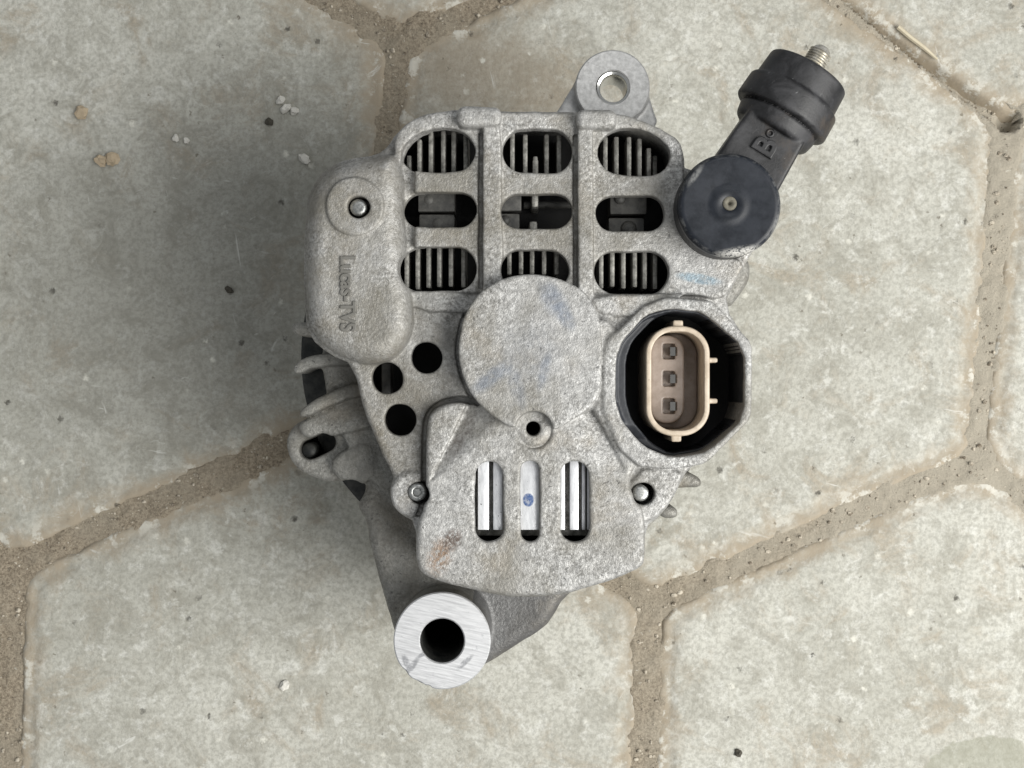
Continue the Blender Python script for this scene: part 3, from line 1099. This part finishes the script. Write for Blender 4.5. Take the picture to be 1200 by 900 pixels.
PP = PL(O, H(0))
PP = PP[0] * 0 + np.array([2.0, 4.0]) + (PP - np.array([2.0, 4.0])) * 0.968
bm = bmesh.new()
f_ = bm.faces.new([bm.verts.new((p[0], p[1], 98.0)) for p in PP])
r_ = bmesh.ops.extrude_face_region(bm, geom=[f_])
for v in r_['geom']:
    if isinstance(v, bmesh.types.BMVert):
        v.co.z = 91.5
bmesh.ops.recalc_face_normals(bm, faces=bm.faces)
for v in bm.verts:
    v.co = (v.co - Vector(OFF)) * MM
me = bpy.data.meshes.new('rectifier_dark_backing')
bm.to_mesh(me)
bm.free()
obj('rectifier_dark_backing', me, M['inner'], alt)  # black plate added to darken the space behind the vents
rows = [
    ([480, 492, 505, 519, 532, 546], [182, 163, 153, 153, 153, 157], 212),
    ([601, 615, 627, 641, 655], [155, 157, 183, 157, 158], 212),
    ([709, 723, 737, 750, 761, 767], [160, 160, 160, 162, 173, 182], 214),
    ([476, 489, 502, 515, 529, 543], [284] * 6, None),
    ([597, 611, 624, 638, 652], [286] * 5, None),
    ([704, 718, 731, 744, 755, 767], [286] * 6, None),
]
rr = random.Random(4)
for k, (xs, ys, yb) in enumerate(rows):
    for x, y in zip(xs, ys):
        zt = H(-4.5) - rr.random() * 1.2 - (3.0 if (k == 0 and x == 480) or (k == 2 and x == 767) else 0)
        b_ = yb if yb else (336 + rr.random() * 4 if k != 4 else 322)
        x += rr.uniform(-0.7, 0.7)
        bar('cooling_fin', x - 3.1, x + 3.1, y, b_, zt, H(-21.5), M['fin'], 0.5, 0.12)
bar('cooling_fin', 624, 631, 186, 212, H(-5.5), H(-21.5), M['fin'], 0.7)
# blocks seen through the middle vents
bar('brush_holder_block', 490, 533, 220, 248, H(-7), H(-21.5), M['block'], 0.4)
bar('brush_holder_block', 491, 533, 251, 276, H(-7), H(-21.5), M['block'], 0.7)
bar('brush_holder_block', 572, 611, 220, 247, H(-7), H(-21.5), M['block'], 0.4)
bar('brush_holder_block', 572, 609, 250, 276, H(-7.5), H(-21.5), M['block'], 0.7)
bar('brush_holder_block', 715, 758, 222, 251, H(-8), H(-21.5), M['block'], 0.5)
bar('brush_holder_block', 713, 755, 255, 280, H(-8), H(-21.5), M['block'], 0.7)
for px, py, r in ((502, 234, 2.0), (513, 262, 2.4), (727, 232, 1.8), (737, 268, 2.4), (592, 258, 1.6)):
    x, y = W(px, py, H(-7))
    V, F = lathe([(0, 0.9), (r * 0.5, 0.8), (r * 0.85, 0.45), (r, 0.0), (r, -2.5)], 20)
    add_part('rivet', V + np.array([x, y, H(-7.6)]), F[:, ::-1], M['block'], alt, 40)
for px, r in ((645, 1.1), (656, 0.9)):
    x, y = W(px, 240, H(-13))
    V, F = lathe([(r, -8), (r, 8)], 14)
    add_part('lead_wire', np.column_stack([V[:, 2] + x, V[:, 0] + y, V[:, 1] + H(-14)]), F, M['block'], alt)
bar('lead_tab', 622, 632, 222, 243, H(-4), H(-21.5), M['fin'], 0.9, 0.2)
bar('lead_tab', 619, 631, 259, 276, H(-6), H(-21.5), M['fin'], 0.9, 0.2)
bar('lead_tab', 447, 458, 425, 470, H(-12), H(-21.5), M['block'], 0.5)
# regulator heat sink bars in the lower slots
for x0, x1, zt in ((560, 573, 3.5), (578, 589, 3.5), (609, 632, 3.6), (656, 662, 3.4), (668, 678, 3.7), (682, 686, 1.5), (688, 692, 0.6)):
    bar('heat_sink_bar', x0, x1, 528, 621, H(zt), H(-21.5), M['bar'], 0.22)
bar('heat_sink_base', 548, 700, 520, 628, H(-3), H(-21.5), M['fin'], 0.5)

# ---- terminal insulator -------------------------------------------------------
ft = Field((40, 30, 98), (103, 104, 138), 0.4)
cx, cy = W(855, 240, H(16))
rc = S(61, H(16))
ex, ey = W(962, 62, 121)
dvx, dvy = ex - cx, ey - cy
L_ = math.hypot(dvx, dvy)
ux, uy = dvx / L_, dvy / L_
T = (ft.X - cx) * ux + (ft.Y - cy) * uy
Sd = -(ft.X - cx) * uy + (ft.Y - cy) * ux
ZA = 120.5
hw = 10.9 - 0.055 * np.clip(T, 0, 30)
neck2 = np.maximum(np.abs(Sd) - hw, np.maximum(-T, T - 28)).astype(np.float32)
ft.add(neck2, 110, 129.3, 1.2, 0.4)
ft.add(d_circ(ft.X, ft.Y, (cx, cy), rc - 0.2), 117, H(13.6), 0.9, 0.9)
# collar: revolved about the horizontal axis
T3 = T[:, :, None].astype(np.float32)
R3 = np.sqrt((Sd[:, :, None] ** 2 + (ft.z[None, None, :] - ZA) ** 2)).astype(np.float32)


def ring(t0, t1, r0, r1, rnd, k):
    rad = r0 + (r1 - r0) * np.clip((T3 - t0) / (t1 - t0), 0, 1)
    a = R3 - rad + rnd
    b = np.abs(T3 - (t0 + t1) / 2) - (t1 - t0) / 2 + rnd
    d = np.minimum(np.maximum(a, b), 0) + np.hypot(np.maximum(a, 0), np.maximum(b, 0)) - rnd
    ft.D[:] = smin(ft.D, d, k)


ring(20.5, 28, 7.6, 8.6, 1.0, 0.8)
ring(26.5, 31.6, 11.6, 12.7, 1.3, 0.4)
ring(31.8, 40.0, 14.7, 14.3, 1.2, 0.25)
ring(38.0, 48.0, 13.2, 12.5, 0.9, 0.4)
a = R3 - 11.0
b = np.abs(T3 - 50.0) - 4.5
ft.D[:] = -smin(-ft.D, np.maximum(a, b), 0.5)
ring(38, 47.0, 9, 8.4, 0.8, 0.4)
Vt, Ft = ft.nets()
Vt = relax(Vt, Ft, 2, 0.4)
ins = add_part('terminal_insulator', Vt, Ft, M['rubber'])
# domed cap of the insulator
V, F = lathe([(0, 14.0), (1.1, 14.0), (1.5, 15.2), (2.6, 15.75), (4.6, 15.8), (5.3, 15.55), (6.5, 15.6), (rc - 2.0, 16.0), (rc - 1.15, 16.0), (rc - 0.75, 15.75), (rc - 0.15, 14.9), (rc, 14.2), (rc, 13.0), (rc - 0.5, 12.2), (0, 12.2)], 96)
add_part('insulator_cap', V + np.array([cx, cy, ZC]), F[:, ::-1], M['cap'], ins, 35)
V, F = lathe([(0, 14.4), (0.35, 14.4), (0.6, 15.4), (1.2, 15.85), (1.8, 15.8), (2.1, 15.4), (0, 14.2)], 24)
add_part('cap_pip', V + np.array([cx + 0.1, cy + 0.5, ZC]), F[:, ::-1], M['pip'], ins)


def tp(t, s_, z):
    return (cx + ux * t - uy * s_, cy + uy * t + ux * s_, z)


ang = math.atan2(uy, ux)
place_text('lettering', 'B', 8.8, 1.3, tp(20.6, -0.4, 129.45), ang, M['rubber'], ins)
V, F = lathe([(0.55, 0.0), (0.6, 0.4), (0.85, 0.55), (1.2, 0.4), (1.35, 0.0), (1.3, -0.5), (0.55, -0.5)], 24, True)
p = tp(24.7, 0.6, 129.45)
add_part('raised_dot', V + np.array(p), F[:, ::-1], M['rubber'], ins)
# threaded terminal bolt along the insulator's axis
pr = [(0.0, 56.6), (1.6, 56.5), (2.5, 55.8), (2.9, 55.0)]
t_ = 54.6
while t_ > 45.5:
    pr += [(3.5, t_), (3.15, t_ - 0.4)]
    t_ -= 0.8
pr += [(3.4, 44), (0, 44)]
V, F = lathe(pr, 28)
P3 = np.zeros_like(V)
for i in range(len(V)):
    P3[i] = tp(V[i, 2], V[i, 0], ZA + V[i, 1])
add_part('terminal_bolt', P3, F, M['zinc'], alt, 35)

# ---- connector -----------------------------------------------------------------
fn = Field((34, -20, 92), (66, 22, 126), 0.3)
zr = H(4.5)
outer = fn.rbox(757, 832, 382, 511, 33, zr)
fn.add(outer, 92, zr, 0.6, 0.2)
fn.add(fn.rbox(789, 801, 375, 390, 2, zr), 100, zr - 0.8, 0.4, 0.3)
fn.add(fn.rbox(787, 799, 500, 518, 2, zr), 100, zr - 0.8, 0.4, 0.3)
fn.add(fn.rbox(826, 842, 419, 425, 2, zr), 104, zr - 1.5, 0.5, 0.3)
fn.add(fn.rbox(826, 842, 467, 473, 2, zr), 104, zr - 1.5, 0.5, 0.3)
fn.sub(outer + S(6.5, zr), zr - 20, zr + 9, 0.3, 0.3)
Vn, Fn = fn.nets()
Vn = relax(Vn, Fn, 1, 0.4)
conn = add_part('connector', Vn, Fn, M['tan'])
fi = Field((34, -20, 92), (66, 22, 126), 0.3)
zi = zr - 11.0
isl = fi.rbox(762, 802, 393, 496, 19, zi)
base_in = fi.rbox(757, 832, 382, 511, 33, zr) + S(6.8, zr)
fi.add(base_in, 92, zr - 16, 0.3, 0.2)
fi.add(np.maximum(isl, base_in), 94, zi, 0.7, 0.3)
for y in (412, 444, 476):
    fi.sub(fi.rbox(777, 791, y - 9, y + 9, 1.5, zi), zi - 2.4, zi + 5, 0.2, 0.2)
Vi, Fi_ = fi.nets()
Vi = relax(Vi, Fi_, 1, 0.4)
add_part('terminal_block', Vi, Fi_, M['brown'], conn)
for y in (412, 444, 476):
    a = W(785, y + 5, zi + 1)
    b = W(792, y - 5, zi + 1)
    x0, x1, y0, y1, zb, zt_ = a[0], b[0] + 0.5, a[1], b[1], zi - 6, zi + 2.0
    vs = [(x0, zb), (x1, zb), (x1, zt_ - 1.3), (x1 - 0.75, zt_), (x0, zt_)]
    me = bpy.data.meshes.new('terminal_pin')
    me.from_pydata([((px_ - OFF[0]) * MM, (yy - OFF[1]) * MM, zz * MM) for yy in (y0, y1) for px_, zz in vs], [],
                   [(0, 1, 2, 3, 4), (9, 8, 7, 6, 5)] + [(i, i + 5, (i + 1) % 5 + 5, (i + 1) % 5) for i in range(5)])
    obj('terminal_pin', me, M['pin'], conn)
# black plastic liner of the well; on the right wall its black imitates shade
fl_ = Field((28, -26, 84), (74, 26, 126), 0.45)
dW = fl_.poly(WELL, H(6.5), 1, 0.15)
fl_.add(dW - 0.25, 86, H(5.8), 0.3, 0.2, ztop=(H(6.2) - np.clip((-5 - fl_.Y) * 0.8, 0, 9)).astype(np.float32))
dW2 = d_poly(fl_.X, fl_.Y, chaikin(PL([(x + (9 if x < 760 else 0), y) for x, y in WELL], H(1)), 1, 0.15))
fl_.sub(dW + 0.7, H(0.5), H(20), 0.2, 0.2)
fl_.sub(dW2 + 0.9, 93, H(20), 0.4, 0.3)
Vl, Fl = fl_.nets()
add_part('liner_and_well_shade', Vl, Fl, M['plastic'], conn)

# ---- brackets and body ---------------------------------------------------------
fb = Field((-80, -98, 40), (82, 108, 116), 0.6)
fb.wob = (noise2(fb.X, fb.Y, 9, 15) * 0.6 + noise2(fb.X, fb.Y, 3.0, 16) * 0.3).astype(np.float32)
C = (AX, AY)
ringd = np.maximum(d_circ(fb.X, fb.Y, C, 60.5), -d_circ(fb.X, fb.Y, C, 44))
fb.add(ringd, 78, 96, 1.0, 0.5)
fb.add(fb.poly([(341, 380), (362, 377), (390, 380), (390, 395), (362, 394), (344, 391)], 100, 1), 70, 100, 1.0, 0.35)
fb.add(fb.poly([(342, 431), (352, 422), (376, 414), (420, 412), (424, 428), (372, 428), (348, 439)], 100, 1), 70, 100, 1.0, 0.35)
fb.add(fb.poly([(372, 416), (430, 412), (448, 470), (404, 470), (381, 462), (383, 440), (376, 428)], 98, 1), 80, 98, 1.0, 0.8)
fb.add(fb.poly([(350, 481), (378, 464), (404, 452), (432, 447), (436, 462), (402, 468), (353, 492)], 100, 1), 66, 101, 1.2, 0.35)
LUG = [(334, 522), (341, 502), (356, 492), (400, 474), (440, 455), (470, 520), (440, 545), (432, 560), (400, 566), (372, 562), (345, 549)]
fb.add(fb.poly(LUG, 91, 2), 58, 91, 1.4, 0.5)
fb.add(fb.poly([(348, 500), (362, 488), (402, 470), (444, 456), (454, 496), (400, 510), (360, 516)], 97, 2), 70, 98, 1.6, 0.3)
fb.add(fb.poly([(384, 544), (404, 526), (430, 514), (444, 530), (438, 566), (404, 569)], 95, 1), 62, 96.5, 1.4, 0.25)
fb.sub(d_caps(fb.X, fb.Y, W(363, 527, 92), W(382, 518, 92), S(11.0, 92)), 70, 110, 0.3, 0.4)
ARM = [(428, 500), (460, 520), (520, 600), (540, 690), (500, 760), (470, 768), (461, 740), (446, 690), (434, 645), (428, 612), (417, 592), (428, 574)]
fb.add(fb.poly(ARM, 94, 1, 0.15), 60, 94, 3.0, 1.0)
fb.add(fb.poly([(540, 690), (600, 660), (690, 680), (662, 702), (638, 738), (580, 774), (545, 792), (500, 760)], 84, 1, 0.15), 58, 84, 4.0, 1.4)
fb.sub(fb.poly([(400, 562), (418, 559), (429, 568), (427, 580), (416, 594), (404, 580)], 90, 1), 50, 110, 0.3, 0.6)
# tube of the lower mounting
zt = 113.0
fb.add(fb.circ(518, 751, 56.0, zt), 52, zt - 0.6, 0.8, 1.2)
fb.sub(fb.circ(518, 751, 26.5, zt), 40, 130, 0.2, 0.4)
# upper ear and its webs
ze = 100.0
fb.add(fb.circ(718, 102, 44, ze), 84, ze - 0.5, 0.6, 0.8)
fb.add(fb.poly([(652, 129), (682, 82), (720, 70), (758, 95), (772, 138), (760, 170), (660, 170)], ze, 0), 84, ze - 4.5, 0.8, 0.8)
fb.sub(fb.circ(718, 102, 20, ze), 70, 130, 0.2, 0.4)
# lumps along the right edge
fb.add(fb.poly([(838, 350), (852, 318), (872, 300), (880, 308), (878, 330), (868, 346), (855, 362)], 96, 1), 78, 96, 2.5, 1.4)
fb.add(fb.poly([(792, 556), (806, 552), (823, 562), (821, 572), (800, 571), (780, 575)], 90, 1), 70, 90, 1.6, 0.8)
fb.add(fb.poly([(770, 596), (788, 592), (796, 599), (794, 608), (776, 608)], 88, 1), 70, 88, 1.6, 0.8)
fb.add(fb.poly([(800, 552), (794, 574), (782, 596), (764, 615), (745, 628), (735, 610), (770, 560)], 106, 1), 88, 106, 1.2, 1.0)
Vb, Fb = fb.nets()
Vb = relax(Vb, Fb, 2, 0.45)
cb = Vb[Fb].mean(1)
earm = (cb[:, 1] > W(0, 150, ze)[1])
lower = lookup(fb, fb.poly([(556, 660), (720, 660), (720, 820), (556, 820)], 88, 0), cb) < 0
armm = lower & ~earm
v, f, _ = submesh(Vb, Fb, ~earm & ~armm)
bracket = add_part('mounting_bracket', v, f, M['bracket'])
v, f, _ = submesh(Vb, Fb, earm)
add_part('mounting_ear', v, f, M['worn'], bracket)
v, f, _ = submesh(Vb, Fb, armm)
add_part('bracket_arm', v, f, M['oily'], bracket)


def washer(name, px, py, ro, ri, z, mat, parent, nick=None, h=1.2):
    x, y = W(px, py, z)
    ro, ri = S(ro, z), S(ri, z)
    pr = [(ri, z - h), (ri, z - 0.35), (ri + 0.35, z), (ro - 0.35, z), (ro, z - 0.35), (ro, z - h)]
    V, F = lathe(pr, 120, True)
    if nick:
        a = np.arctan2(V[:, 1], V[:, 0])
        r = np.hypot(V[:, 0], V[:, 1])
        for na, wd, dp in nick:
            m = np.exp(-((a - na) / wd) ** 2) * dp * (r > ro - 0.8)
            V[:, 0] -= np.cos(a) * m
            V[:, 1] -= np.sin(a) * m
    return add_part(name, V + np.array([x, y, 0]), F[:, ::-1], mat, parent, 40)


washer('machined_face', 518, 751, 57, 26, zt + 0.1, M['machined'], bracket, nick=[(-2.05, 0.18, 0.6), (-2.45, 0.1, 0.45), (-1.85, 0.05, 0.5)], h=1.4)
washer('machined_face', 718, 102, 43.5, 19.5, ze + 0.05, M['worn'], bracket, h=1.0)
# steel bush in the ear, dark lining added in the tube's bore
x, y = W(719, 103, ze)
ri = S(15.5, ze)
V, F = lathe([(ri, 98.6), (ri + 0.25, 99.3), (ri + 1.0, 99.6), (ri + 1.2, 99.0), (ri + 1.2, 84.5), (ri, 84.5)], 48, True)
add_part('bush', V + np.array([x, y, 0]), F[:, ::-1], M['chrome'], bracket, 40)
# through bolt in the side lug
x, y = W(362, 528, 88)
V, F = lathe([(0, 88.0), (1.9, 88.0), (2.5, 87.4), (2.4, 60), (0, 60)], 28)
add_part('through_bolt', V + np.array([x, y, 0]), F[:, ::-1], M['iron'], alt, 50)
# stator, front housing, shaft and pulley below
V, F = lathe([(0, 82), (66, 82), (67.4, 81), (67.4, 47), (66, 46), (0, 46)], 96)
add_part('stator_core', V + np.array([0.0, 9.0, 0]), F[:, ::-1], M['iron'], alt, 40)
V, F = lathe([(0, 45.6), (66, 45.6), (66.5, 44), (63, 34), (52, 27), (24, 25), (0, 25)], 96)
add_part('front_housing', V + np.array([0.0, 9.0, 0]), F[:, ::-1], M['bracket'], alt, 40)
pr = [(0, 25), (20, 25), (27, 23.5)]
z = 22.0
while z > 3.5:
    pr += [(28, z), (25.5, z - 1.6)]
    z -= 3.2
pr += [(28, 1.6), (27, 0.25), (0, 0.25)]
V, F = lathe(pr, 96)
add_part('pulley', V + np.array([AX, AY, 0]), F[:, ::-1], M['steel'], alt, 30)
# lower end of the tube's ear reaches the front housing
x, y = W(518, 751, zt)
V, F = lathe([(S(25.4, zt), zt - 2.2), (S(26.4, zt), zt - 1.8), (S(26.4, zt), 30.4), (S(25.4, zt), 30.4)], 64, True)
add_part('dark_bore_lining', V + np.array([x, y, 0]), F[:, ::-1], M['iron'], bracket, 40)  # dark lining added to blacken the bore
V, F = lathe([(0, 31), (S(26, zt), 31), (S(26, zt), 52.2), (S(56, zt), 52.2), (S(56, zt), 29), (0, 29)], 64)
add_part('front_mounting_ear', V + np.array([x, y, -0.3]), F, M['bracket'], alt, 40)  # closed bottom added so the bore stays dark

# ------------------------------------------------------------------ loose bits on the stones


def chip(px, py, rx, ry, hz, mat, label, rot=0.0, name='stone_chip', group=None, cat='stone'):
    x, y = W(px, py, 0)
    rs = random.Random(int(px * 7 + py))
    bm = bmesh.new()
    bmesh.ops.create_icosphere(bm, subdivisions=2, radius=1)
    for v in bm.verts:
        k = 1 + rs.uniform(-0.28, 0.22)
        v.co = Vector((v.co.x * k * S(rx, 0), v.co.y * k * S(ry, 0), max(v.co.z * k, -0.35) * hz + hz * 0.33))
    me = bpy.data.meshes.new(name)
    bm.transform(Matrix.Scale(MM, 4))
    bm.to_mesh(me)
    bm.free()
    o = obj(name, me, mat)
    o.location = (x * MM, y * MM, 0.0)
    o.rotation_euler = (0, 0, rot)
    o['label'] = label
    o['category'] = cat
    o['group'] = 'loose stone chips on the paving'
    return o


chip(132, 187, 8, 9, 2.0, M['stone_tan'], 'larger tan stone chip of the pair left of the alternator', 0.3)
chip(119, 188, 6.5, 8, 1.6, M['stone_tan'], 'smaller tan stone chip of the touching pair', 1.1)
chip(96, 132, 8, 8, 1.8, M['stone_tan'], 'single angular tan stone chip nearest the upper left corner', 0.8)
chip(329, 118, 6, 5, 1.6, M['stone_white'], 'topmost white chip of the cluster above the side pad', 0.4)
chip(335, 127, 7, 5.5, 1.6, M['stone_white'], 'middle white chip of the cluster above the side pad', 0.9)
chip(345, 130, 5, 5, 1.4, M['stone_white'], 'right white chip of the cluster above the side pad', 0.1)
chip(357, 186, 8, 6, 1.8, M['stone_white'], 'lone whitish chip just above the rounded side pad', -0.9)
chip(316, 143, 5.5, 4.5, 1.3, M['stone_dark'], 'small black grit below the white chip cluster', -0.5)
chip(206, 162, 4, 4.5, 1.2, M['stone_white'], 'left one of two tiny white chips on the left stone', 0.2)
chip(219, 165, 3.5, 4, 1.1, M['stone_white'], 'right one of two tiny white chips on the left stone', 0.7)
chip(269, 340, 5.5, 4, 1.2, M['stone_dark'], 'dark grit speck left of the lettered side pad', -0.7)
chip(334, 803, 7, 5, 1.4, M['stone_white'], 'pale chip on the stone left of the lower mounting tube', 0.8)
chip(865, 882, 4.5, 5, 1.2, M['stone_dark'], 'dark clod in the sandy joint at the bottom edge', 0.8)
# straw lying in the open joint
bm = bmesh.new()
pts = [(1052, 32), (1066, 44), (1082, 56), (1098, 70)]
prev = None
for i, (px, py) in enumerate(pts):
    x, y = W(px, py, 0)
    r = 0.9 if i < 3 else 0.5
    ringv = [bm.verts.new(((x + r * math.cos(a) * 0.7) * MM, (y + r * math.cos(a) * 0.7) * MM, (0.6 + r * math.sin(a)) * MM)) for a in [k * math.pi / 3 for k in range(6)]]
    if prev:
        for k in range(6):
            bm.faces.new((prev[k], prev[(k + 1) % 6], ringv[(k + 1) % 6], ringv[k]))
    else:
        bm.faces.new(ringv)
    prev = ringv
bm.faces.new(prev[::-1])
bmesh.ops.recalc_face_normals(bm, faces=bm.faces)
me = bpy.data.meshes.new('straw')
bm.to_mesh(me)
bm.free()
o = obj('straw', me, M['straw'])
o['label'] = 'pale straw lying along the open joint at upper right'
o['category'] = 'straw'
